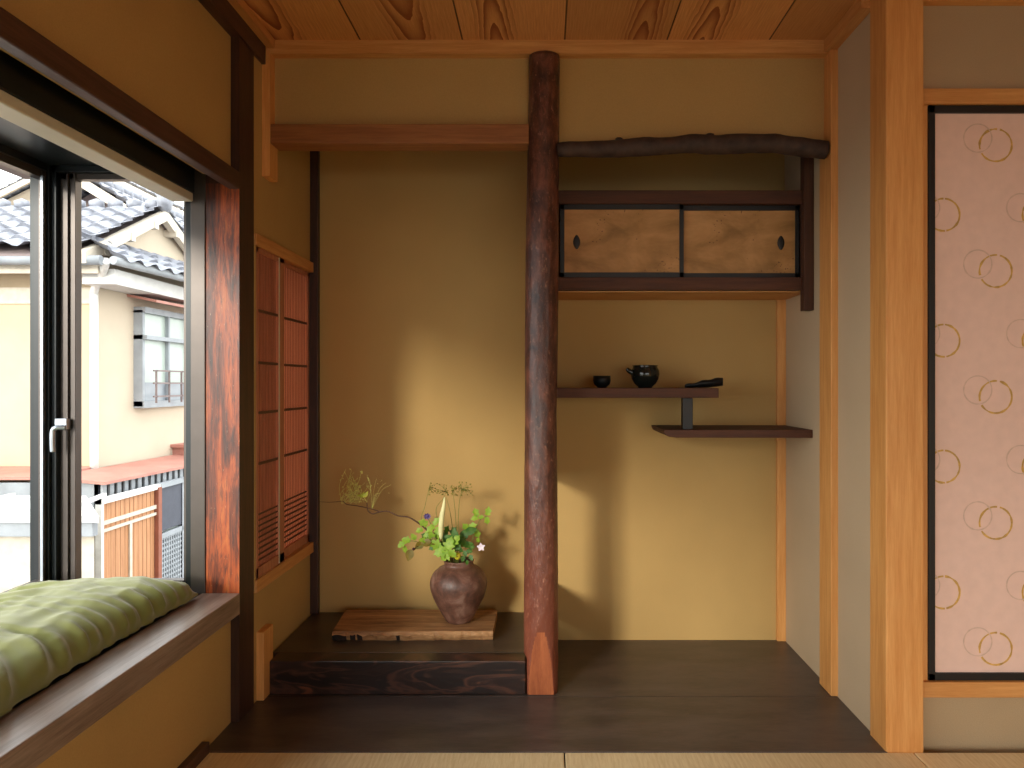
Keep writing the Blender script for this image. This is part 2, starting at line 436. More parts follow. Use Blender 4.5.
# ---- trims
B('trim_1', (XL + .0, XR, 2.625, 2.665, 2.335, CEIL), 'cedar_x', kind=ST, label='light cedar ceiling trim above the alcoves', cat='trim')
B('trim_2', (1.018, XR, 2.318, 2.625, 2.34, CEIL), 'cedar_y', kind=ST, label='light cedar ceiling trim along the right side wall', cat='trim')
B('trim_3', (1.165, XE, 2.235, WY, 2.318, CEIL), 'cedar_x', kind=ST, label='light cedar ceiling trim above the patterned sliding door', cat='trim')
B('trim_4', (XL, -1.014, REAR, 2.613, 2.29, 2.355), 'dark_y', kind=ST, label='dark ceiling beam along the left wall', cat='trim')
B('trim_5', (XL, -.985, REAR, 2.625, 2.355, CEIL), 'cedar_y', kind=ST, label='thin cedar strip above the dark ceiling beam at left', cat='trim')
B('trim_6', (XA - .03, -.994, BACK - .030, BACK, .124, 2.35), 'dark_z', kind=ST, label='thin dark corner post at the back left of the alcove', cat='trim', bev=.002)
B('trim_7', (1.02, XR, BACK - .02, BACK, .0, 1.50), 'cedar_z', kind=ST, label='thin cedar corner strip at the back right of the shelf alcove', cat='trim', bev=.002)
B('trim_8', (1.17, XE, 2.232, WY + .02, .157, .205), 'brown_x' if 0 else 'cedar_x', kind=ST, label='reddish rail under the patterned sliding door', cat='trim', bev=.002)
B('trim_9', (1.17, XE, 2.232, WY + .02, 2.0, 2.047), 'cedar_x', kind=ST, label='reddish rail above the patterned sliding door', cat='trim', bev=.002)
B('baseboard_left', (XL, XL + .022, REAR, 2.205, 0, .035), 'dark_y', kind=ST, label='low dark baseboard along the left wall', cat='baseboard')
B('trim_10', (XL - .06, XA + .016, 2.5265, BACK-.0305, 1.617, 1.66), 'cedar_y', kind=ST, label='cedar head rail above the slatted screens', cat='trim', bev=.002)
B('trim_11', (XL - .06, XA + .016, 2.5265, BACK-.0305, .395, .44), 'cedar_y', kind=ST, label='cedar sill rail below the slatted screens', cat='trim', bev=.002)

# ---- posts
B('corner_post', (1.047, 1.163, 2.21, 2.322, -.02, CEIL), 'cedar_z', None, 'thick square light cedar post left of the patterned sliding door', 'post', kind=ST, bev=.004)
B('slim_post', (1.033, 1.075, 2.6, 2.712, 0.0015, 2.34), 'cedar_z', None, 'slim light cedar post at the right end of the crooked beam', 'post', kind=ST, bev=.003)
# window-side post: dark room face, worn red face toward the bay
bm = bmesh.new(); box(bm, -1.133, -1.021, 2.405, 2.525, 0.0015, .40); box(bm, -1.133, -1.021, 2.405, 2.525, 1.80, 2.29)
fs = box(bm, -1.133, -1.021, 2.405, 2.525, .40, 1.80)
for f in fs:
    f.normal_update()
    f.material_index = 1 if abs(f.normal.y) > .9 else 0
mk('window_post', bm, ['dark_z', 'worn_red'], None, 'dark post with a worn red-brown front face beside the bay window', 'post', kind=ST)
g = 'short cedar half posts on the left alcove wall'
B('half_post', (XL - .02, -1.0, 2.615, 2.695, 1.885, 2.34), 'cedar_z', None, 'short cedar half post hanging under the ceiling at the left end of the straight beam', 'post', g, kind=ST, bev=.002)
B('half_post', (XL - .02, -1.002, 2.565, 2.655, .0015, .245), 'cedar_z', None, 'short cedar half post standing on the floor left of the raised platform', 'post', g, kind=ST, bev=.002)

# ------------------------------------------------------------------ LOG PILLAR
def log_pillar():
    bm = bmesh.new(); seg = 120; rings = []; nz = 150
    cy = 2.655
    for i in range(nz + 1):
        z = .0015 + (2.332) * i / nz
        k = z / 2.34
        r = .0625 - .004 * k + .0015 * math.sin(z * 5)
        cx = -.016 + .012 * k * k + .002 * math.sin(z * 3.1 + 1)
        ring = []
        for j in range(seg):
            t = 2 * PI * j / seg
            p = Vector((math.cos(t), math.sin(t), z * 2))
            rr = r * (1 + .035 * noise.noise(p * 1.6) + .018 * noise.noise(Vector((p.x * 5, p.y * 5, z * 22))))
            x, y = cx + rr * math.cos(t), cy + rr * math.sin(t)
            if z < .25:     # adze-cut facets at the foot
                lim = cy - .040 - .0225 * (z / .25)
                y = max(y, lim)
                if z < .13: x = max(x, cx - .052)
            ring.append(bm.verts.new((x, y, z)))
        rings.append(ring)
    for i, (a, b) in enumerate(zip(rings, rings[1:])):
        for j in range(seg):
            f = bm.faces.new((a[j], a[(j + 1) % seg], b[(j + 1) % seg], b[j])); f.smooth = True
            vv = [a[j], a[(j + 1) % seg], b[j], b[(j + 1) % seg]]
            if all(v.co.z < .25 and abs(v.co.y - (cy - .040 - .0225 * (v.co.z / .25))) < 1e-4 for v in vv):
                f.material_index = 1; f.smooth = False
    bm.faces.new(rings[0][::-1]); bm.faces.new(rings[-1])
    return mk('log_pillar', bm, ['bark', 'log_cut'], None, 'polished reddish-brown round log pillar standing between the two alcoves', 'pillar')
log_pillar()

# straight hanging beam
B('hanging_beam', (-.999, -.058, 2.618, 2.708, 2.005, 2.076), 'beam_red', None, 'straight reddish cedar beam hanging across the top of the left alcove', 'beam', bev=.003)
# crooked log beam
def crooked():
    bm = bmesh.new()
    pts = [(.046, 1.985, .025), (.16, 1.989, .027), (.27, 1.992, .032), (.36, 1.996, .033), (.46, 2.000, .031), (.55, 2.008, .034), (.64, 2.006, .033), (.74, 2.010, .034), (.84, 2.009, .035), (.92, 2.000, .034), (.98, 1.990, .032), (1.028, 1.985, .032)]
    P = []; R = []
    for i in range(len(pts) - 1):
        for s in range(5):
            t = s / 5
            P.append((pts[i][0] * (1 - t) + pts[i + 1][0] * t, 2.632, pts[i][1] * (1 - t) + pts[i + 1][1] * t)); R.append(pts[i][2] * (1 - t) + pts[i + 1][2] * t)
    P.append((pts[-1][0], 2.632, pts[-1][1])); R.append(pts[-1][2])
    tube(bm, P, R, 20)
    for v in bm.verts:
        v.co += Vector((0, 1, 1)) * .004 * noise.noise(v.co * 28) + Vector((0, .0, 1)) * .006 * noise.noise(v.co * 9)
    for x, z, r in ((.27, 2.02, .010), (.60, 2.035, .011), (.85, 2.03, .012)): blob(bm, (x, 2.622, z), r, 0, 2, (1.6, 1, .8), .2)
    mk('crooked_beam', bm, 'bark_dark', None, 'crooked dark log beam with bark above the small cabinet', 'beam')
crooked()

# ------------------------------------------------------------------ RAISED PLATFORM
p = root('raised_platform', (-.55, 2.9, .001), 'raised dark wooden platform of the left alcove with a figured front', 'platform')
B('front_rail', (-1.0005, -.070, 2.614, 2.70, .002, .124), 'kamachi', p, bev=.004)
B('platform_board', (-1.022, -.03, 2.702, BACK - .002, .08, .123), 'toko', p, bev=.002)
B('end_panel', (-.07, -.035, 2.72, BACK - .002, .002, .079), 'kamachi', p)

# plank
bm = bmesh.new()
def plank():
    nx = 90; top = []; bot = []; 
    for i in range(nx + 1):
        t = i / nx; x = -.835 + .63 * t
        y0 = 2.822 + .006 * noise.noise(Vector((x * 14, 0, 3))) - .004 * math.sin(t * 4)
        zt = .158 + .002 * noise.noise(Vector((x * 9, 2, 0)))
        ins = .008 + .006 * noise.noise(Vector((x * 30, 5, 1)))
        xb = x - .022 * (1 - t)
        top.append((Vector((x, y0 + .010, zt)), Vector((xb, 3.10, zt))))
        bot.append((Vector((x, y0 + ins, .1235)), Vector((xb, 3.10, .1235))))
    vt = []
    for (a, b), (c, d) in zip(top, bot):
        mid = a.lerp(c, .35 + .25 * noise.noise(Vector((a.x * 40, 1, 7)))) + Vector((0, -.010 + .006 * noise.noise(Vector((a.x * 55, 3, 1))), 0))
        vt.append([bm.verts.new(v) for v in (b, a, mid, c, d)])
    for i, (r0, r1) in enumerate(zip(vt, vt[1:])):
        for k in range(5):
            f = bm.faces.new((r0[k], r0[(k + 1) % 5], r1[(k + 1) % 5], r1[k]))
            if k == 2 and (i < 17 and i not in (8, 9, 13) or i in (36, 37)): f.material_index = 1
    bm.faces.new(vt[0][::-1]); bm.faces.new(vt[-1])
plank()
mk('display_plank', bm, ['plank', 'plank_dark'], None, 'weathered brown plank lying on the raised platform under the vase', 'plank')

# vase
VX, VY, VZ = -.354, 2.955, .158
bm = bmesh.new()
prof = [(.0, 0), (.046, 0), (.051, .003), (.058, .012), (.069, .032), (.083, .058), (.098, .087), (.109, .114), (.1165, .142), (.1165, .165), (.110, .187), (.097, .205), (.080, .219), (.064, .227), (.059, .233), (.0595, .243), (.0625, .250), (.058, .252), (.053, .248), (.053, .225), (.07, .20), (.09, .15), (.05, .04), (.0, .02)]
pp = []
for (a, b), (c, d) in zip(prof, prof[1:]):
    for s in (0, .5): pp.append((a + (c - a) * s, b + (d - b) * s))
pp.append(prof[-1])
pp = [(max(r, .0008), z) for r, z in pp]
lathe(bm, pp, VX, VY, VZ, 56, fn=lambda t, z: 1 + .018 * noise.noise(Vector((math.cos(t) * 2.4, math.sin(t) * 2.4, z * 26))) + .006 * math.sin(z * 260))
vase = mk('vase', bm, 'vase', None, 'round-shouldered brown stoneware vase holding the flower arrangement', 'vase')

# ------------------------------------------------------------------ FLOWER ARRANGEMENT (things held by the vase)
K = 2.97 / 720
def F(px, py, dy=0):  # a point at the vase's distance
    k = (2.97 + dy) / 720
    return Vector(((px - 545) * k, 2.97 + dy, 1.13 - (py - 384) * k))
def smooth(pts, n=6):
    out = []
    P = [pts[0]] + list(pts) + [pts[-1]]
    for i in range(1, len(P) - 2):
        for s in range(n):
            t = s / n; a, b, c, d = P[i - 1], P[i], P[i + 1], P[i + 2]
            out.append(.5 * ((2 * b) + (c - a) * t + (2 * a - 5 * b + 4 * c - d) * t * t + (3 * b - a - 3 * c + d) * t ** 3))
    out.append(P[-2]); return out
def taper(n, a, b): return [a + (b - a) * i / (n - 1) for i in range(n)]
g = 'plants arranged in the brown vase'
IN = F(456, 575, .0)
# crooked branch reaching left
br = root('crooked_branch', (VX, VY, VZ + .06), 'long thin crooked branch with lime sprigs reaching left out of the vase', 'branch', g)
bm = bmesh.new()
path = smooth([F(455, 578), F(447, 553), F(437, 540, .0), F(426, 529), F(417, 522), F(408, 517), F(398, 515.7), F(388, 511.3), F(379, 512), F(373, 513.7), F(368, 510.5), F(367, 503)])
tube(bm, path, taper(len(path), .0042, .0022), 7)
path = smooth([F(381, 512), F(374, 509.6), F(368, 508), F(358, 506), F(347, 504.4), F(343, 501.5), F(336, 501.8), F(328, 502.3), F(318, 501.5)])
tube(bm, path, taper(len(path), .0026, .0009), 6)
mk('stem', bm, 'stem', br)
bm = bmesh.new(); rnd = random.Random(3)
for i in range(34):
    b = F(rnd.choice((343, 350, 358, 366)) + rnd.uniform(-2, 2), 504 - rnd.uniform(0, 3))
    e = F(rnd.gauss(353, 7), rnd.uniform(468, 497), rnd.uniform(-.04, .04))
    m = b.lerp(e, .5) + Vector((rnd.uniform(-.03, .03), rnd.uniform(-.02, .02), 0))
    pth = smooth([b, m, e], 5); tube(bm, pth, .0008, 4)
    for q in range(4):
        c = pth[rnd.randint(4, len(pth) - 1)] + Vector([rnd.uniform(-.007, .007) for _ in range(3)])
        blob(bm, c, rnd.uniform(.0018, .0034), 1, 1)
for i in range(18):
    e = F(rnd.uniform(366, 392), rnd.uniform(479, 494), rnd.uniform(-.03, .03)); blob(bm, e, rnd.uniform(.001, .0022), 1, 1)
    if i % 3 == 0: tube(bm, smooth([F(372, 509), F(372, 497).lerp(e, .5), e], 4), .0005, 4)
mk('seed_spray', bm, ['seed_pale', 'seed_pale'], br)
bm = bmesh.new()
for i in range(10):
    a = rnd.uniform(0, 2 * PI)
    leaf(bm, F(364, 497, rnd.uniform(-.01, .01)), (math.cos(a), rnd.uniform(-.5, .5), abs(math.sin(a)) + .1), (0, -1, .3), rnd.uniform(.018, .032), .012)
mk('leaves', bm, 'leaf_lime', br, recalc=False)

# dotted seed heads above the vase
def seedhead(name, stems, cx, cy, w, h, n, label, sd):
    rr = random.Random(sd); r = root(name, (VX, VY, VZ + .06), label, 'seed head', g)
    bm = bmesh.new()
    for st in stems:
        pth = smooth([F(*q) for q in st]); tube(bm, pth, taper(len(pth), .0018, .0009), 6)
    mk('stem', bm, 'stem_green', r)
    bm = bmesh.new(); tips = [F(*st[-1]) for st in stems]
    for i in range(n):
        e = F(cx + rr.uniform(-w, w), cy + rr.uniform(-h, h), rr.uniform(-.04, .04))
        b = min(tips, key=lambda q: (q - e).length)
        tube(bm, [b, b.lerp(e, .5) + Vector((0, 0, .004)), e], .0005, 4)
        blob(bm, e, rr.uniform(.0022, .0040), 1, 1)
    mk('seeds', bm, ['stem_green', 'seed'], r)
seedhead('seed_head', [((452, 570), (440, 540), (422, 522), (425, 506), (429, 488)), ((452, 570), (447, 545), (436, 512), (443, 499), (446, 492))], 438, 489, 10, 6, 44,
         'airy dotted seed head on thin stems, left of the tall cream bloom', 11)
seedhead('seed_head', [((456, 570), (454, 540), (450, 512), (446, 497)), ((458, 570), (457, 540), (455, 510), (453, 492)), ((458, 570), (458, 540), (459, 505), (462, 490))], 462, 489, 11, 7, 52,
         'airy dotted seed head on thin stems, right of the tall cream bloom', 12)
# cream spathe
r = root('cream_bloom', (VX, VY, VZ + .06), 'tall narrow cream bloom standing upright in the middle of the arrangement', 'flower', g)
bm = bmesh.new(); tube(bm, smooth([F(454, 575), F(447, 556, -.03), F(442, 538, -.05)]), .002, 6); mk('stem', bm, 'stem_green', r)
bm = bmesh.new(); pth = smooth([F(441, 539, -.05), F(441, 528, -.052), F(442, 516, -.052), F(444, 505, -.05), F(444.5, 497, -.05)])
n = len(pth); tube(bm, pth, [.0105 * math.sin(PI * min(1, (i + .6) / n) ** .7) ** .8 + .0006 for i in range(n)], 12); mk('spathe', bm, 'spathe', r)

def leafy(label, stem, lv, mat, sd, size=.035, lobes=0, wid=.7, extra=None, nm='leafy_stem'):
    rr = random.Random(sd); r = root(nm, (VX, VY, VZ + .06), label, 'leafy stem', g)
    bm = bmesh.new()
    for st in stem:
        pth = smooth([F(*q) for q in st]); tube(bm, pth, taper(len(pth), .0022, .0012), 6)
    mk('stem', bm, 'stem_green', r)
    bm = bmesh.new()
    for (px, py, dy, ax, az, sc) in lv:
        L = size * sc
        leaf(bm, F(px, py, dy) - Vector((ax, 0, az)).normalized() * L * .4, (ax, rr.uniform(-.35, .1), az), (rr.uniform(-.3, .3), -1, rr.uniform(.1, .8)), L, L * wid, 0, lobes, rr.uniform(0, .35))
    mk('leaves', bm, mat, r, recalc=False)
    return r
leafy('bright green leaves spilling left of the vase mouth', [((452, 575), (446, 556, -.05), (430, 546, -.05), (412, 541, -.05), (402, 543, -.05))],
      [(402, 544, -.05, -.8, -.6, 1.0), (407, 540, -.05, -.9, .3, 1.1), (414, 537, -.05, -.5, .8, .9), (405, 549, -.04, -.1, -1, .9), (424, 540, -.06, -1, .1, 1.0), (432, 536, -.05, -.4, .9, 1.1)], 'leaf_bright', 1, .036, 3)
leafy('russet-green leaves drooping at the far lower left of the arrangement', [((452, 575), (440, 552, -.06), (425, 545, -.06), (411, 552, -.06))],
      [(420, 545, -.06, -.8, -.6, 1.1), (427, 543, -.07, -1, -.1, 1.1), (410, 554, -.06, -.3, -1, 1.2), (433, 541, -.06, -.9, .2, 1.1)], 'leaf_russet', 2, .042, 0)
leafy('large bright lobed leaves over the front of the vase rim', [((455, 575), (449, 558, -.07), (444, 550, -.09))],
      [(442, 551, -.08, -.9, -.25, 1.5), (449, 545, -.08, .2, 1, 1.4), (452, 553, -.09, .5, -.3, 1.0), (436, 545, -.07, -.7, .3, 1.3), (446, 555, -.09, -.7, -.6, 1.3), (455, 541, -.07, .5, .8, 1.2)], 'leaf_bright', 3, .040, 3, .8)
leafy('mid-green leaf cluster under the purple flower', [((454, 575), (444, 545, -.02), (432, 525, -.02))],
      [(424, 523, -.02, -.8, .4, 1.3), (431, 528, -.03, -.6, -.4, 1.3), (436, 522, -.03, .5, .8, 1.2), (429, 534, -.03, -.9, -.2, 1.3), (438, 531, -.04, .3, .5, 1.3), (420, 530, -.02, -1, -.2, 1.0), (436, 538, -.04, -.6, -.7, 1.2)], 'leaf_bright', 4, .033, 2)
leafy('dark green leaves in the centre right of the arrangement', [((457, 575), (460, 550, -.03), (466, 535, -.02)), ((457, 575), (456, 550, -.04), (455, 536, -.04))],
      [(464, 535, -.02, .5, .8, 1.4), (470, 531, -.02, .9, .3, 1.3), (462, 543, -.04, .8, -.3, 1.4), (455, 535, -.05, -.2, 1, 1.2), (450, 538, -.05, -.8, .4, 1.1), (468, 545, -.03, .9, .2, 1.1), (457, 547, -.06, .3, .9, 1.2), (446, 538, -.03, -.4, .9, 1.2)], 'leaf_dark', 5, .038, 0)
leafy('leafy stem rising to the right with leaves at its tip', [((458, 575), (468, 552), (474, 535), (480, 520), (488, 516))],
      [(476, 513, 0, -.3, .9, 1.1), (475, 518, 0, -.9, -.1, .9), (488, 512, 0, .2, 1, 1.1), (487, 520, 0, .1, -1, 1.0), (481, 517, 0, .6, .1, .8), (477, 533, 0, .4, -.9, 1.1), (472, 526, 0, .8, .4, 1.2), (466, 527, 0, -.5, .7, 1.1), (478, 540, 0, .2, -1, .7)], 'leaf_bright', 6, .034, 2)
leafy('dark ferny sprig at the right of the vase rim', [((458, 575), (464, 556, -.05), (470, 548, -.05))],
      [(465, 553, -.06, .4, -.8, .9), (469, 551, -.06, .9, -.2, .9), (471, 557, -.06, .5, -.9, .9), (463, 558, -.07, -.2, -1, .9), (467, 562, -.075, 0, -1, .7), (472, 548, -.05, .7, .6, .8), (461, 550, -.06, -.3, .8, .8)], 'leaf_dark', 7, .030, 3)
leafy('small dark leaves behind the cream bloom', [((455, 575), (448, 545, .01), (444, 530, .01)), ((456, 575), (452, 545, .01), (452, 527, .01))],
      [(440, 535, .01, -.7, .5, 1.2), (447, 530, .01, .3, .9, 1.2), (453, 531, .0, .6, .7, 1.1), (436, 540, .0, -.9, -.1, 1.1), (449, 540, -.02, .5, .5, 1.2), (442, 545, -.02, -.6, .2, 1.2), (458, 540, .0, .8, .5, 1.1), (433, 547, -.03, -.9, -.4, 1.0), (425, 536, -.01, -.9, .4, .9)], 'leaf_dark', 8, .034, 2)
# flowers
r = root('purple_flower', (VX, VY, VZ + .06), 'small purple flower at the upper left of the arrangement', 'flower', g)
bm = bmesh.new(); tube(bm, smooth([F(453, 575), F(440, 545, -.01), F(428, 518, -.03)]), .0015, 6); mk('stem', bm, 'stem_green', r)
bm = bmesh.new()
for k in range(9):
    a = 2 * PI * k / 9; leaf(bm, F(427.5, 516, -.035), (math.cos(a), -.3, math.sin(a) * .7), (0, -1, 0), .017, .009, 0, 0, -.2)
blob(bm, F(427.5, 516, -.038), .006, 0, 2, (1, 1, 1), .3); mk('petals', bm, 'purple', r, recalc=False)
r = root('pale_pink_flower', (VX, VY, VZ + .06), 'small pale pink flower at the right of the vase mouth', 'flower', g)
bm = bmesh.new(); tube(bm, smooth([F(459, 575), F(466, 556, -.02), F(473, 548, -.03), F(480, 546, -.03)]), .0013, 6); mk('stem', bm, 'stem', r)
bm = bmesh.new()
for k in range(5):
    a = 2 * PI * k / 5 + .4; leaf(bm, F(481, 547, -.035), (math.cos(a), -.25, math.sin(a)), (0, -1, .1), .018, .013, 0, 0, .1)
mk('petals', bm, 'pinkwhite', r, recalc=False)
for px, py, dy, rad, lb, m_ in ((457.5, 556, -.072, .0135, 'yellow-green fruit resting at the vase mouth, right of the other fruit', 'fruit'), (450.5, 554.5, -.07, .011, 'yellow fruit half hidden by leaves at the vase mouth', 'fruit')):
    bm = bmesh.new(); c = F(px, py, dy); blob(bm, c, rad, 0, 3, (1, 1, 1.15)); o = root('small_fruit', (c.x, c.y, c.z), lb, 'fruit', g); mk('fruit_body', bm, m_, o)
    bm = bmesh.new(); tube(bm, [c + Vector((0, 0, rad)), c + Vector((.002, .01, rad + .012))], .0012, 6); mk('stalk', bm, 'stem_green', o)
bm = bmesh.new(); blob(bm, F(413.5, 549, -.065), .0062, 0, 2, (1, 1, 1), .2); tube(bm, [F(413.5, 549, -.065), F(418, 546, -.062)], .001, 5)
mk('dark_berry', bm, 'berry', None, 'tiny dark berry among the drooping leaves at lower left', 'berry', g)

# ------------------------------------------------------------------ SLATTED SCREENS IN THE LEFT ALCOVE WALL
def screen(y0, y1, x, label, st=.022):
    r = root('slatted_screen', (x, (y0 + y1) / 2, .44), label, 'sliding screen', 'reddish slatted screens in the left alcove wall')
    z0, z1 = .442, 1.616; d = .0125
    B('frame', [(x - d, x, y0, y0 + .02, z0, z1), (x - d, x, y1 - st, y1, z0, z1), (x - d, x, y0, y1, z0, z0 + .035), (x - d, x, y0, y1, z1 - .018, z1)], 'shoji_wood', r, bev=.0015)
    B('backing', (x - d + .002, x - d + .0025, y0 + .01, y1 - .01, z0 + .02, z1 - .01), 'shoji_paper', r)
    n = 14 if st > .03 else 17; dim = []
    for i in range(1, n):
        y = y0 + .02 + (y1 - y0 - st - .02) * i / n
        dim.append((x - d + .003, x - d + .0055, y - .0030, y + .0030, z0 + .03, z1 - .015))
    if x > XA: B('edge_strip', (x, x + .0015, y1 - st, y1 - st + .009, z0 + .002, z1 - .002), 'blind_white', r, label='pale edge strip')
    B('slats', dim, 'slat_wood', r)
    for z in (1.392, 1.206, 1.027, .845): B('crossbar', (x - d + .006, x - d + .010, y0 + .018, y1 - st + .002, z - .005, z + .005), 'shoji_dark', r)
    dim = [(x - d + .006, x - d + .009, y0 + .018, y1 - st + .002, .50 + .0205 * i - .003, .50 + .0205 * i + .003) for i in range(9)]
    B('lattice', dim, 'shoji_dark', r)
screen(2.539, 2.812, XA + .010, 'reddish slatted screen nearer the window post', .060)
screen(2.790, 3.149, XA - .003, 'reddish slatted screen nearer the back corner')

# ------------------------------------------------------------------ CABINET AND STAGGERED SHELVES
CF = 2.865
cab = root('wall_cabinet', (.53, 3.0, 1.50), 'small wall cabinet with two gold paper sliding doors under the crooked beam', 'cabinet')
B('top_rail', (.034, 1.018, CF - .012, BACK - .003, 1.845, 1.898), 'brown_x', cab, bev=.002)
B('bottom_rail', (.034, 1.018, CF - .012, CF + .03, 1.503, 1.553), 'brown_x', cab, bev=.002)
B('bottom_board', (.034, XR - .001, CF + .031, BACK - .003, 1.500, 1.53), 'cedar_x', cab, label='light cedar underside board')
B('back_panel', (.034, XR - .001, BACK - .012, BACK - .003, 1.531, 1.844), 'plaster', cab)
def cdoor(x0, x1, y, hx):
    d = B('door', [(x0 + .010, x1 - .010, y + .003, y + .012, 1.565, 1.833)], 'door_paper', cab, label='gold paper sliding door')
    B('door_frame', [(x0, x0 + .017, y, y + .016, 1.5535, 1.8445), (x1 - .017, x1, y, y + .016, 1.5535, 1.8445), (x0, x1, y, y + .016, 1.5535, 1.574), (x0, x1, y, y + .016, 1.824, 1.8445)], 'black_lacquer', d, bev=.001)
    bm = bmesh.new(); res = bmesh.ops.create_uvsphere(bm, u_segments=20, v_segments=12, radius=1)
    for v in res['verts']:
        v.co = Vector((hx + v.co.x * .0145 * (1 - .35 * v.co.z ** 2), y + .003 + v.co.y * .004, 1.695 + v.co.z * .029))
    mk('finger_pull', bm, 'black_lacquer', d)
cdoor(.060, .552, CF - .002, .126)
cdoor(.533, 1.018, CF + .016, .945)
B('hanging_post', (1.018, XR - .001, 2.828, 2.872, 1.42, 2.2), 'brown_z', cab, bev=.002)

sh = root('wall_shelf', (.36, 3.0, 1.075), 'upper dark shelf carrying the small black vessels', 'shelf', 'staggered shelves in the right alcove')
B('shelf_board', (.034, .688, 2.85, BACK - .003, 1.075, 1.114), 'brown_x', sh, bev=.002)
B('shelf_strut', (.548, .588, 2.862, 2.90, .9495, 1.0745), 'black_lacquer', sh, bev=.002)
sh = root('wall_shelf', (.77, 3.0, .917), 'lower dark shelf fixed to the right alcove wall', 'shelf', 'staggered shelves in the right alcove')
bm = bmesh.new()
pr = [(.470, .949), (.470, .940), (.476, .930), (.490, .922), (.52, .918), (1.057, .917), (1.057, .949)]
a = [bm.verts.new((x, 2.842, z)) for x, z in pr]; b = [bm.verts.new((x, BACK - .022 if x > .5 else BACK - .003, z)) for x, z in pr]
bm.faces.new(a); bm.faces.new(b[::-1])
for i in range(len(pr)): bm.faces.new((a[i], b[i], b[(i + 1) % len(pr)], a[(i + 1) % len(pr)]))
mk('shelf_board', bm, 'brown_x', sh, bev=.0015)

# vessels
vx, vy, vz = .417, 3.0, 1.1142
r = root('teapot', (vx, vy, vz), 'round black glazed teapot with a small spout on the upper shelf', 'teapot')
bm = bmesh.new()
lathe(bm, [(.028, 0), (.030, .004), (.045, .018), (.056, .038), (.060, .056), (.058, .072), (.052, .083), (.050, .088), (.054, .092), (.050, .094), (.044, .086), (.03, .07), (.001, .066)], vx, vy, vz, 32)
mk('body', bm, 'black_glaze', r)
bm = bmesh.new(); lathe(bm, [(.043, .0), (.044, .003), (.03, .007), (.012, .009), (.009, .011), (.001, .012)], vx, vy, vz + .083, 24); mk('lid', bm, 'black_glaze', r)
bm = bmesh.new(); tube(bm, smooth([Vector((vx - .048, vy - .01, vz + .06)), Vector((vx - .068, vy - .012, vz + .070)), Vector((vx - .078, vy - .012, vz + .080))]), [.012 - .0004 * i for i in range(13)], 12); mk('spout', bm, 'black_glaze', r)
bm = bmesh.new(); tx = .237
lathe(bm, [(.018, 0), (.020, .003), (.033, .015), (.037, .030), (.036, .050), (.033, .050), (.030, .02), (.001, .012)], tx, 3.0, vz, 28)
mk('tea_cup', bm, 'iron', None, 'small dark cup in the shadow at the left end of the upper shelf', 'cup')
# leaf-shaped dish at the shelf end
dish = root('leaf_dish', (.64, 2.94, vz), 'dark leaf-shaped dish at the right end of the upper shelf', 'dish')
bm = bmesh.new(); n = 24; rows = []
for i in range(n + 1):
    t = i / n; x = .572 + .155 * t; w = .006 + .034 * math.sin(PI * (.04 + .90 * t)) ** .7
    zt = vz + .014 + .030 * min(1, t * 1.6) ** .9 + .003 * math.sin(t * 17); zb = vz + .001 + .020 * max(0, t - .6)
    row = []
    for j in range(16):
        a = 2 * PI * j / 16; cz = math.sin(a)
        z = zb + (zt - zb) * (.5 + .5 * cz) - (.010 * math.sin(PI * t) * max(0, cz) ** 4)
        row.append(bm.verts.new((x + .004 * math.cos(a), 2.94 + w * math.cos(a), z)))
    rows.append(row)
for r0, r1 in zip(rows, rows[1:]):
    for j in range(16): f = bm.faces.new((r0[j], r0[(j + 1) % 16], r1[(j + 1) % 16], r1[j])); f.smooth = True
bm.faces.new(rows[0][::-1]); bm.faces.new(rows[-1])
mk('bowl', bm, 'iron', dish)

# ------------------------------------------------------------------ PATTERNED SLIDING DOOR
FY = 2.250
dr = root('door_1', (1.64, FY, .206), 'rose-beige paper sliding door with gold rings in a black frame', 'sliding door', kind=ST)
x0, x1, z0, z1 = 1.196, 2.1, .2055, 1.9995
bm = bmesh.new(); box(bm, x0 + .01, x1 - .01, FY + .002, FY + .020, z0 + .01, z1 - .01)
def ring(cx, cz, r, w, mi, gaps, sd, yy):
    rr = random.Random(sd); N = 72
    for k in range(N):
        a0, a1 = 2 * PI * k / N, 2 * PI * (k + 1) / N
        if any(abs(((a0 - ga + PI) % (2 * PI)) - PI) < gw for ga, gw in gaps): continue
        w0 = w * (.75 + .5 * noise.noise(Vector((math.cos(a0) * 3, math.sin(a0) * 3, sd)))); w1 = w * (.75 + .5 * noise.noise(Vector((math.cos(a1) * 3, math.sin(a1) * 3, sd))))
        q = []
        for a, ww in ((a0, w0), (a1, w1)):
            for s in (-.5, .5): q.append((cx + (r + s * ww) * math.cos(a), cz + (r + s * ww) * math.sin(a)))
        if any(p[0] < x0 + .012 or p[0] > x1 - .012 or p[1] < z0 + .012 or p[1] > z1 - .012 for p in q): continue
        f0 = [bm.verts.new((p[0], yy, p[1])) for p in (q[0], q[2], q[3], q[1])]
        f1 = [bm.verts.new((p[0], yy - .0004, p[1])) for p in (q[0], q[2], q[3], q[1])]
        for ff in (f0[::-1], f1, (f0[0], f0[1], f1[1], f1[0]), (f0[2], f0[3], f1[3], f1[2])):
            bm.faces.new(ff).material_index = mi
kk = FY / 720; sd = 0
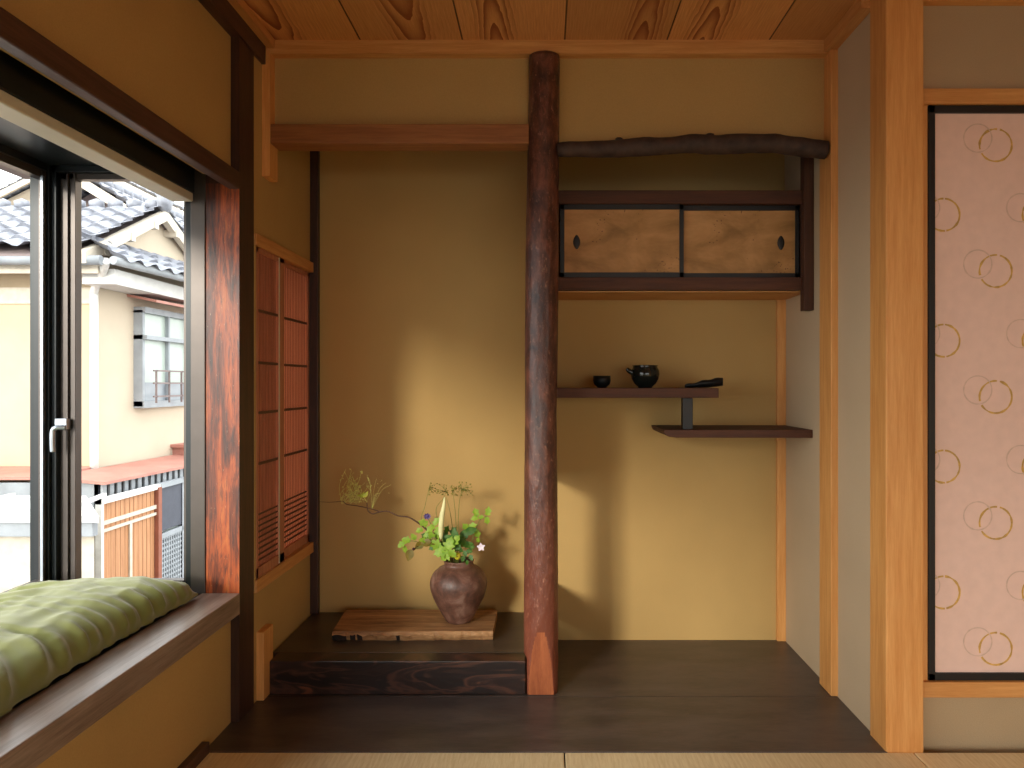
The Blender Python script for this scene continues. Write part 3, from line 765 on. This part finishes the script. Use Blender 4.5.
for ci, (gx, ph) in enumerate(((943.8, 0), (996, 1), (1039, 0), (1091, 1), (1134, 0), (1186, 1))):
    for row in range(-1, 6):
        gy = (214.6 if ph == 0 else 145) + 126 * row
        cx, cz = (gx - 545) * kk, 1.13 - (gy - 384) * kk; sd += 1
        ring(cx, cz, .0505, .0078, 1, [(3.5, .10), (1.35, .06)] if ph else [(1.5, .07), (-1.5, .07), (2.4, .06)], sd, FY + .0019)
        ring(cx - .056, cz + .022, .044, .0050, 2, [], sd + 50, FY + .0017)
mk('panel', bm, ['fusuma_paper', 'gold_ink', 'grey_ink'], dr, recalc=True)
B('door_frame', [(x0, x0 + .021, FY - .006, FY + .022, z0, z1), (x1 - .022, x1, FY - .006, FY + .022, z0, z1), (x0, x1, FY - .006, FY + .022, z0, z0 + .023), (x0, x1, FY - .006, FY + .022, z1 - .024, z1)], 'black_lacquer', dr, bev=.002, label='black lacquered frame')

# ------------------------------------------------------------------ BAY WINDOW
BX = -1.72; BE = 2.45; BT = 1.865; BN = -2.3
B('trim_12', (XL - .005, -1.018, REAR, 2.402, 1.78, 1.838), 'dark_y', kind=ST, label='dark wooden lintel above the bay window', cat='trim', bev=.004)
B('window_ledge', (-1.145, -1.018, BN, 2.404, .362, .432), 'ledge', None, 'greyish worn wooden ledge along the front of the bay window seat', 'ledge', kind=ST, bev=.003)
B('window_seat', [(BX, -1.146, BN, BE + .04, .36, .425)], 'metal_dark', None, 'dark seat base of the bay window under the green cushion', 'seat base', kind=ST)
B('trim_13', [(BX, XL - .06, BN, BE + .06, BT, BT + .06), (BX, XL - .09, BN, BN + .05, .36, BT + .05)], 'metal_dark', kind=ST, label='dark ceiling of the bay window', cat='trim')
B('trim_14', (-1.182, -1.1335, 2.40, 2.52, .43, 1.862), 'metal_grey', kind=ST, label='bronze aluminium jamb beside the worn red post', cat='trim', bev=.002)
B('trim_15', (BX, -1.656, 2.4035, 2.50, .425, BT - .001), 'metal_dark', kind=ST, label='black corner mullion of the bay window', cat='trim', bev=.002)
# end window
w = root('window_2', (-1.42, BE, .426), 'narrow end window of the bay beside the red post', 'window', kind=ST)
B('frame', [(-1.655, -1.640, BE - .035, BE + .04, .426, BT - .001), (-1.205, -1.1825, BE - .035, BE + .04, .426, BT - .001), (-1.655, -1.1825, BE - .035, BE + .04, .426, .442), (-1.655, -1.1825, BE - .035, BE + .04, 1.842, BT - .001)], 'metal_dark', w, bev=.001)
s = B('sash', [(-1.639, -1.586, BE - .015, BE + .015, .443, 1.841), (-1.222, -1.206, BE - .015, BE + .015, .443, 1.841), (-1.639, -1.206, BE - .015, BE + .015, .443, .466), (-1.639, -1.206, BE - .015, BE + .015, 1.822, 1.841),
               (-1.6145, -1.608, BE - .024, BE - .014, .443, 1.841), (-1.592, -1.584, BE - .022, BE - .014, .443, 1.841)], 'metal_grey', w, bev=.001)
B('pane', (-1.587, -1.221, BE - .002, BE + .002, .465, 1.823), 'glass', w)
lt = bmesh.new(); box(lt, -1.636, -1.597, BE - .048, BE - .026, .978, 1.014); tube(lt, smooth([Vector((-1.600, BE - .050, .985)), Vector((-1.622, BE - .060, .985)), Vector((-1.632, BE - .062, .975)), Vector((-1.634, BE - .062, .945)), Vector((-1.634, BE - .060, .905))]), .0085, 10)
mk('latch', lt, 'metal_edge', w, label='silver latch handle', bev=.001)
# side windows
w = root('window_1', (BX, 0, .426), 'long side window of the bay at the left picture edge', 'window', kind=ST)
B('frame', [(BX, BX + .06, BN + .05, 2.404, .426, .45), (BX, BX + .06, BN + .05, 2.404, 1.84, BT - .001)], 'metal_dark', w)
ys = [2.402, .55, -.85, BN + .06]
dm = []; ed = []; gl = []
for a, b in zip(ys, ys[1:]):
    for y in ((a - .018 if a > 2 else a - .035), b): dm.append(((BX + .043 if a > 2 and y > 2 else BX + .02), BX + .055, y, y + (.018 if y > 2 else .035), .451, 1.839))
    dm += [(BX + .02, BX + .05, b, a, .451, .478), (BX + .02, BX + .05, b, a, 1.815, 1.839)]
    gl.append((BX + .033, BX + .037, b + .03, a - .03, .475, 1.82)); ed.append((BX + .050, BX + .058, a - .020, a - .012, .47, 1.82))
B('sash', dm, 'metal_grey', w); B('sash_edge', ed, 'metal_edge', w, label='silver edge strip')
B('pane', gl, 'glass', w)
# blind
r = root('roller_blind', (-1.20, 0, 1.735), 'ivory rail of a rolled blind in a black head box above the window seat', 'blind')
B('head_box', (-1.255, -1.165, BN + .06, 2.396, 1.765, BT - .002), 'metal_dark', r, bev=.003)
B('bottom_rail', [(-1.238, -1.168, BN + .08, 2.392, 1.735, 1.764)], 'blind_white', r, bev=.004)
B('sill_plate', (-1.215, -1.165, 2.33, 2.39, .4255, .4300), 'metal_edge', None, 'small silver metal plate on the sill by the cushion corner', 'metal plate', bev=.001)

# cushion
def cushion():
    X0, X1, Y0, Y1 = -1.630, -1.130, .15, 2.345; zb = .4262; H = .105
    nx, ny = 90, 260; bm = bmesh.new()
    top = []; bot = []
    for i in range(nx + 1):
        rt, rb = [], []
        u = -math.cos(PI * i / nx)
        for j in range(ny + 1):
            v = -1 + 2 * j / ny; v = math.copysign(1 - (1 - abs(v)) ** 1.25, v)
            x = (X0 + X1) / 2 + u * (X1 - X0) / 2; y = (Y0 + Y1) / 2 + v * (Y1 - Y0) / 2
            dx = (1 - abs(u)) * (X1 - X0) / 2; dy = (1 - abs(v)) * (Y1 - Y0) / 2
            # sides bow in between corners
            ex = 1 - math.exp(-dx / .060); ey = 1 - math.exp(-dy / .085)
            h = H * (ex * ey) ** .62
            bow = .018 * math.sin(PI * min(1, dy / .9)) 
            x -= (math.copysign(1, u)) * bow * abs(u) ** 3 * (1 if u > 0 else .3)
            ry = y + .10 * noise.noise(Vector((x * 4, y * 2.2, 3)))
            fold = noise.noise(Vector((x * 2.6 + .3 * ry, ry * 19, .3)))
            fold = 1 - abs(fold) * 2.6
            amp = .016 * math.exp(-dx / .09) + .002
            wr = amp * max(-1, fold) * min(1, dx / .02 + .15)
            f2 = 1 - abs(noise.noise(Vector((x * 5 - .8 * ry, ry * 36, 7)))) * 2.8
            wr += (.0055 * math.exp(-dx / .07) + .001) * f2 * min(1, dx / .015 + .1)
            f3 = 1 - abs(noise.noise(Vector((x * 13, y * 5 + x * 4, 2)))) * 2.8
            wr += .0035 * f3 * ex
            big = .005 * noise.noise(Vector((x * 5, y * 2.6, 9)))
            diag = noise.noise(Vector((x * 9 + y * 4, y * 9 - x * 7, 5))); wr += .0045 * (1 - 2.2 * abs(diag)) * ex
            if u > 0: x += (.010 * fold + .005 * f2) * math.exp(-dx / .045) * min(1, dx / .006 + .2)
            z = zb + .006 + .016 * (1 - ex * ey) + h + (wr + big) * min(1, h / .03)
            rt.append(bm.verts.new((x, y, z)))
            rb.append(bm.verts.new((x, y, zb + .016 * (1 - ex * ey) ** 2)) if 0 < i < nx and 0 < j < ny else rt[-1])
        top.append(rt); bot.append(rb)
    for i in range(nx):
        for j in range(ny):
            f = bm.faces.new((top[i][j], top[i + 1][j], top[i + 1][j + 1], top[i][j + 1])); f.smooth = True
            q = (bot[i][j], bot[i][j + 1], bot[i + 1][j + 1], bot[i + 1][j])
            try: bm.faces.new(q).smooth = True
            except ValueError: pass
    mk('seat_cushion', bm, 'cushion', None, 'long wrinkled moss-green cushion lying on the bay window seat', 'cushion')
cushion()

# ------------------------------------------------------------------ OUTDOORS
GZ = -2.9
B('ground', (-40, 30, -30, 40, GZ - .1, GZ), 'asphalt', None, 'pale street ground far below the window', 'ground', kind=ST)
B('wall_exterior', [(-1.30, -1.18, REAR, 2.40, GZ, .35), (-1.30, -1.16, 2.56, 6, GZ, .3)], 'soffit', kind=ST, label='outer wall of the own house below the bay', cat='wall')
B('eave_soffit', [(-2.26, -1.73, 1.5, 3.13, 2.02, 2.06)], 'soffit', None, 'mauve-brown eave at the top left of the bay window', 'eave', kind=ST)

def tile_roof(bm, o, u, v, L, W, pitch=.26, row=.24, mi=0):
    """real wavy pantiles: o eave corner, u along the eave, v up the slope"""
    o, u, v = Vector(o), Vector(u).normalized(), Vector(v).normalized(); n = u.cross(v).normalized()
    if n.z < 0: n = -n
    nu = max(2, int(L / pitch * 6)); nr = max(1, round(W / row)); row = W / nr; prev = None
    for r in range(nr):
        for e in (0, 1):
            line = []
            for i in range(nu + 1):
                s = L * i / nu; h = .028 * math.cos(2 * PI * s / pitch) + (.035 if e == 0 else 0)
                line.append(bm.verts.new(o + u * s + v * (row * (r + e)) + n * h))
            if prev:
                for i in range(nu):
                    f = bm.faces.new((prev[i], prev[i + 1], line[i + 1], line[i])); f.material_index = mi
            prev = line
def slab(bm, pts, t, mi=0):
    a = [bm.verts.new(p) for p in pts]; b = [bm.verts.new(Vector(p) - Vector((0, 0, t))) for p in pts]
    bm.faces.new(a).material_index = mi; bm.faces.new(b[::-1]).material_index = mi
    for i in range(len(a)): bm.faces.new((a[i], b[i], b[(i + 1) % len(a)], a[(i + 1) % len(a)])).material_index = mi

# nearest neighbour: gable end faces our side, ridge along X
h = root('neighbour_house', (-7, 9.2, GZ), 'cream two-storey house with a grey tiled gable across the street', 'house')
def FX(y): return -5.0 + .076 * (y - 8)
bm = bmesh.new()
RY, RZ, SL = 9.05, 3.29, .5
fy = [8.0, RY, 10.5]
pts = [(FX(8), 8, GZ), (FX(10.5), 10.5, GZ), (FX(10.5), 10.5, RZ - SL * 1.25), (FX(RY), RY, RZ - .05), (FX(8), 8, RZ - SL * 1.25)]
a = [bm.verts.new(q) for q in pts]; b = [bm.verts.new((-10, q[1], q[2])) for q in pts]
bm.faces.new(a); bm.faces.new(b[::-1])
for i in range(5): bm.faces.new((a[i], a[(i + 1) % 5], b[(i + 1) % 5], b[i]))
bmesh.ops.recalc_face_normals(bm, faces=bm.faces)
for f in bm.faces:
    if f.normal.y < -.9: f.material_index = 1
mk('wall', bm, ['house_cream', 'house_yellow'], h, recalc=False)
bm = bmesh.new(); l = math.sqrt(1 + SL * SL)
for sg in (-1, 1):
    o_ = Vector((-10.2, RY + sg * 1.6, RZ + .06 - SL * 1.6)); v_ = Vector((0, -sg, SL))
    tile_roof(bm, o_, (1, 0, 0), v_, 5.42, 1.6 * l, .27, .24)
for k in range(23): blob(bm, (-10.1 + .235 * k, RY, RZ + .10), .10, 0, 1, (1.1, .7, .75))
blob(bm, (-4.78, RY, RZ + .13), .15, 0, 2, (.6, .8, 1.0))
mk('roof', bm, 'tile', h)
bm = bmesh.new()
for sg in (-1, 1):
    slab(bm, [(-4.75, RY, RZ + .02), (-4.75, RY + sg * 1.6, RZ + .02 - SL * 1.6), (-4.83, RY + sg * 1.6, RZ + .02 - SL * 1.6), (-4.83, RY, RZ + .02)], .13)
    for yy in (.25, .75, 1.25): box(bm, -4.97, -4.74, RY + sg * yy - .04, RY + sg * yy + .04, RZ - .14 - SL * yy, RZ - .05 - SL * yy)
mk('barge_board', bm, 'house_trim', h)
bm = bmesh.new()
for sg in (-1, 1): slab(bm, [(-4.80, RY, RZ - .02), (-4.80, RY + sg * 1.58, RZ - .02 - SL * 1.58), (-10.1, RY + sg * 1.58, RZ - .02 - SL * 1.58), (-10.1, RY, RZ - .02)], .03)
mk('soffit', bm, 'soffit', h)
B('fascia', [(-10.1, -4.72, 7.60, 7.64, 2.30, 2.40), (-10, -5.0, 7.98, 7.995, 2.02, 2.2)], 'house_trim', h)
bm = bmesh.new(); tube(bm, [(-10.1, 7.50, 2.42), (-4.62, 7.50, 2.42)], .05, 10); tube(bm, [(-4.50, 7.5, 2.42), (-4.24, 11.2, 2.42)], .045, 10); mk('gutter', bm, 'grey_sheet', h)
bm = bmesh.new(); o_ = Vector((-4.44, 7.55, 2.42)); tile_roof(bm, o_, (.076, 1, 0), (-1, 0.076, .60), 3.6, .62, .27, .2); mk('skirt_roof', bm, 'tile', h)
B('skirt_band', [(-4.95, -4.60, 7.7, 11, 2.20, 2.36)], 'white_sheet', h)
bm = bmesh.new(); tube(bm, smooth([Vector((-4.6, 7.55, 2.42)), Vector((-4.78, 7.75, 2.28)), Vector((-4.955, 7.92, 2.16)), Vector((-4.965, 7.93, 1.9)), Vector((-4.965, 7.93, .15))]), .042, 10); mk('downpipe', bm, 'white_paint', h)
# its window
ya, yb = 8.66, 9.85
w = B('window', [(FX(ya) - .02, FX(ya) + .11, ya, ya + .05, .86, 2.02), (FX(yb) - .04, FX(yb) + .09, yb, yb + .05, .86, 2.02), (FX(ya) - .04, FX(ya) + .13, ya, yb, .84, .92), (FX(ya) - .04, FX(ya) + .14, ya, yb, 1.99, 2.06), (FX(9.25) + .0, FX(9.25) + .08, 9.23, 9.27, .9, 2.0), (FX(ya) - .02, FX(ya) + .16, ya, yb, 1.67, 1.72)], 'grey_sheet', h)
B('pane', (FX(9.2) + .02, FX(9.2) + .04, ya + .03, yb, 1.15, 2.0), 'pale_glass', w)
B('lower_pane', (FX(9.2) + .02, FX(9.2) + .04, ya + .03, yb, .9, 1.15), 'dark_glass', w)
dm = [(FX(9.2) + .22, FX(9.2) + .24, ya - .05, yb + .1, z, z + .02) for z in (.97, 1.13, 1.28)] + [(FX(9.2) + .22, FX(9.2) + .24, y, y + .015, .9, 1.3) for y in (ya, ya + .3, ya + .6, ya + .9, yb)]
B('railing', dm, 'soffit', w)
bm = bmesh.new(); slab(bm, [(FX(ya) - .02, ya - .12, 2.2), (FX(ya) + .34, ya - .12, 2.13), (FX(ya) + .42, yb + .3, 2.13), (FX(ya), yb + .3, 2.2)], .03); mk('awning', bm, 'tin_red', w)
B('vent_pipe', [(-5.0, -4.86, 10.1, 10.2, 1.2, 1.6)], 'grey_sheet', h)

# low lean-to with red roof
bm = bmesh.new(); slab(bm, [(-4.40, 7.2, .15), (-4.15, 11.5, .15), (-4.7, 11.5, .22), (-4.98, 7.2, .20)], .03); slab(bm, [(-4.98, 7.2, .20), (-9, 7.2, .20), (-9, 7.97, .22), (-4.98, 7.97, .22)], .03); mk('lean_to_roof', bm, 'tin_red', h)
dm = []
for k in range(36): dm.append((-4.475 + .0069 * k, -4.455 + .0069 * k, 7.25 + .115 * k, 7.32 + .115 * k, -.15, .12))
B('wall', [(-4.98, -4.50, 7.25, 7.3, GZ, .14), (-9, -4.98, 7.22, 7.25, GZ, .14)], 'grey_sheet', h); B('battens', dm, 'grey_sheet', h)
bm = bmesh.new(); slab(bm, [(-4.50, 7.25, .12), (-4.22, 11.4, .12), (-4.26, 11.4, .12), (-4.54, 7.25, .12)], 3.0); mk('side_wall', bm, 'blue_panel', h)
B('ledge_roof', [(-4.9, -4.35, 9.4, 11, .30, .34), (-4.9, -4.45, 9.45, 11, .18, .30)], 'tin_red', h)

# gate line
h = root('timber_gate', (-4.3, 7.3, GZ), 'orange-brown board gate in a pale frame below the cream house', 'gate')
G0, G1 = 6.97, 7.92
B('gate_frame', [(-4.33, -4.27, G0 - .04, G0, GZ, .02), (-4.33, -4.26, G0 - .04, G1 + .07, -.03, .02)], 'white_paint', h)
dm = []; n = 12
for k in range(n): dm.append((-4.32, -4.295, G0 + (G1 - G0) * k / n, G0 + (G1 - G0) * (k + 1) / n - .008, GZ + .1, -.032))
B('boards', dm, 'gate_wood', h)
for q in ((-4.29, -4.272, G0, G1, -.24, -.20), (-4.29, -4.272, G0, G1, -.31, -.28), (-4.292, -4.275, G0 + .45, G0 + .49, GZ + .1, -.31)): B('crossbar', q, 'house_trim', h)
B('gate_post', (-4.33, -4.25, G1, G1 + .07, GZ, -.01), 'gate_red', h)
h = root('lattice_fence', (-4.3, 8.5, GZ), 'grey-green lattice fence with a dark blue panel right of the timber gate', 'fence')
B('panel', (-4.32, -4.29, 8.02, 8.50, -.52, -.035), 'blue_panel', h, label='dark slate blue panel')
dm = [(-4.31, -4.29, 8.02, 8.74, z * .055 - 2.6, z * .055 - 2.578) for z in range(0, 46) if z * .055 - 2.6 < -.60]
dm += [(-4.305, -4.285, 8.0 + k * .05, 8.018 + k * .05, GZ, -.60 if k < 10 else -.04) for k in range(14)] + [(-4.33, -4.26, 8.0, 8.74, -.03, .02), (-4.33, -4.28, 8.0, 8.52, -.60, -.545), (-4.33, -4.28, 8.50, 8.54, GZ, -.04)]
dm += [(-4.31, -4.29, 8.54, 8.74, z * .055 - .6, z * .055 - .578) for z in range(0, 11)]
B('lattice', dm, 'grey_sheet', h); B('backing', (-4.36, -4.34, 8.0, 9.6, GZ, -.06), 'pale_glass', h)

# white shed
h = root('white_shed', (-5.2, 6.1, GZ), 'white sheet-roofed shed at the lower left outside the window', 'shed')
bm = bmesh.new(); slab(bm, [(-8, 5.55, .11), (-3.44, 5.55, .11), (-4.24, 6.65, .10), (-8, 6.65, .10)], .05)
for k in range(15): slab(bm, [(-8 + .3 * k, 5.54, .135), (-7.96 + .3 * k, 5.54, .135), (-7.96 + .3 * k - .02 * k, 6.64, .125), (-8 + .28 * k, 6.64, .125)], .03)
mk('roof', bm, 'white_sheet', h)
bm = bmesh.new(); slab(bm, [(-7.9, 5.64, .055), (-3.53, 5.64, .055), (-4.26, 6.6, .055), (-7.9, 6.6, .055)], 2.95); mk('wall', bm, 'house_trim', h)
B('wall_band', [(-7.9, -3.52, 5.60, 5.635, -.62, -.56), (-7.9, -3.50, 5.57, 5.635, -.05, .055)], 'grey_sheet', h)
B('rail_fence', [(-6.2, -3.9, 4.8, 4.83, z, z + .03) for z in (-.55, -.43, -.31)] + [(-6.2 + .18 * k, -6.17 + .18 * k, 4.8, 4.83, GZ, -.26) for k in range(13)], 'white_paint', None, 'white railing at the lower left corner of the window view', 'railing')

# far houses
def far_house(cx, y0, y1, hw, apex, sl, label, wallm):
    h = root('far_house', (cx, y0, GZ), label, 'house', 'tiled houses farther up the street')
    bm = bmesh.new(); e = apex - sl * hw
    pts = [(cx - hw, GZ), (cx + hw, GZ), (cx + hw, e), (cx, apex), (cx - hw, e)]
    a = [bm.verts.new((x, y0, z)) for x, z in pts]; b = [bm.verts.new((x, y1, z)) for x, z in pts]
    bm.faces.new(a); bm.faces.new(b[::-1])
    for i in range(5): bm.faces.new((a[i], a[(i + 1) % 5], b[(i + 1) % 5], b[i]))
    mk('wall', bm, wallm, h)
    bm = bmesh.new(); l = math.sqrt(1 + sl * sl)
    for sg in (-1, 1): tile_roof(bm, (cx + sg * (hw + .5), y0 - .45, apex + .08 - sl * (hw + .5)), (0, 1, 0), (-sg, 0, sl), y1 - y0 + .8, (hw + .5) * l, .3, .3)
    for k in range(int((y1 - y0 + .8) / .3)): blob(bm, (cx, y0 - .4 + .3 * k, apex + .12), .15, 0, 1, (.8, 1.1, .8))
    mk('roof', bm, 'tile', h)
    bm = bmesh.new()
    for sg in (-1, 1): slab(bm, [(cx, y0 - .48, apex + .05), (cx + sg * (hw + .5), y0 - .48, apex + .05 - sl * (hw + .5)), (cx + sg * (hw + .5), y0 - .40, apex + .05 - sl * (hw + .5)), (cx, y0 - .40, apex + .05)], .17)
    mk('barge_board', bm, 'house_trim', h)
    B('window', [(cx - .5, cx + .5, y0 - .03, y0 - .01, .9, 2.0)], 'dark_glass', h)
far_house(-7.55, 12.2, 16, 2.0, 4.45, .62, 'tiled gabled house directly behind the cream house, seen over its ridge', 'soffit')
far_house(-13.4, 13.4, 18, 2.6, 4.9, .5, 'tiled gabled house at the far left of the window view', 'house_cream')
far_house(-13.5, 21, 26, 3.4, 7.6, .5, 'most distant tiled roof at the top left of the window view', 'house_cream')
B('garden_wall', [(-5.6, -4.6, 11.6, 11.8, GZ, 2.9)], 'house_cream', None, 'pale wall piece behind the right end of the cream house', 'wall')
B('balcony_rail', [(-5.4, -4.7, 11.4, 11.43, 3.08, 3.11)] + [(-5.4 + .1 * k, -5.38 + .1 * k, 11.4, 11.43, 2.72, 3.1) for k in range(8)], 'white_sheet', None, 'pale balcony railing far behind at the right window edge', 'railing')
# ------------------------------------------------------------------ LIGHT
wd = bpy.data.worlds.new('sky'); S.world = wd; wd.use_nodes = True
nt = wd.node_tree; nt.nodes.clear()
o = nt.nodes.new('ShaderNodeOutputWorld'); bg = nt.nodes.new('ShaderNodeBackground')
tc = nt.nodes.new('ShaderNodeTexCoord'); sp = nt.nodes.new('ShaderNodeSeparateXYZ'); rp = nt.nodes.new('ShaderNodeValToRGB')
nt.links.new(tc.outputs['Generated'], sp.inputs[0]); nt.links.new(sp.outputs[2], rp.inputs[0])
e = rp.color_ramp.elements; e[0].position = .0; e[0].color = (1, .98, .95, 1); e[1].position = .5; e[1].color = (.96, .975, 1, 1)
nt.links.new(rp.outputs[0], bg.inputs[0]); bg.inputs[1].default_value = 2.9
nt.links.new(bg.outputs[0], o.inputs[0])
sd = bpy.data.lights.new('sun', 'SUN'); sd.energy = 1.75; sd.angle = math.radians(9); sd.color = (1, .93, .82)
so = bpy.data.objects.new('sun', sd); COL.objects.link(so); so.location = (-4, -7, 6)
so.rotation_euler = Vector((.53, 1.0, -.275)).to_track_quat('-Z', 'Y').to_euler()
# portals over the bay glass and the added rear doors
def portal(loc, direction, sx, sy):
    l = bpy.data.lights.new('sky_portal', 'AREA'); l.shape = 'RECTANGLE'; l.size = sx; l.size_y = sy; l.cycles.is_portal = True
    o = bpy.data.objects.new('sky_portal', l); COL.objects.link(o); o.location = loc
    o.rotation_euler = Vector(direction).to_track_quat('-Z', 'Y').to_euler()
portal((BX - .03, .05, 1.15), (1, 0, 0), 4.7, 1.45)
portal((1.32, REAR - .12, .885), (0, 1, 0), 2.65, 1.73)

# ------------------------------------------------------------------ CAMERA
cd = bpy.data.cameras.new('camera'); cd.sensor_width = 36; cd.lens = 36 * 720 / 1024; cd.shift_x = -33 / 1024; cd.clip_start = .05
co = bpy.data.objects.new('camera', cd); COL.objects.link(co); co.location = (0, 0, 1.13); co.rotation_euler = (PI / 2, 0, 0)
S.camera = co
for ob in bpy.data.objects:
    if '_w' in ob: del ob['_w']
S.view_settings.view_transform = 'Standard'; S.view_settings.look = 'None'; S.view_settings.gamma = 1
S.view_settings.use_curve_mapping = False; S.view_settings.exposure = .6
S.cycles.max_bounces = 10; S.cycles.diffuse_bounces = 7; S.cycles.transparent_max_bounces = 12
S.cycles.use_denoising = True; S.cycles.sample_clamp_indirect = 8; S.cycles.caustics_reflective = False; S.cycles.caustics_refractive = False
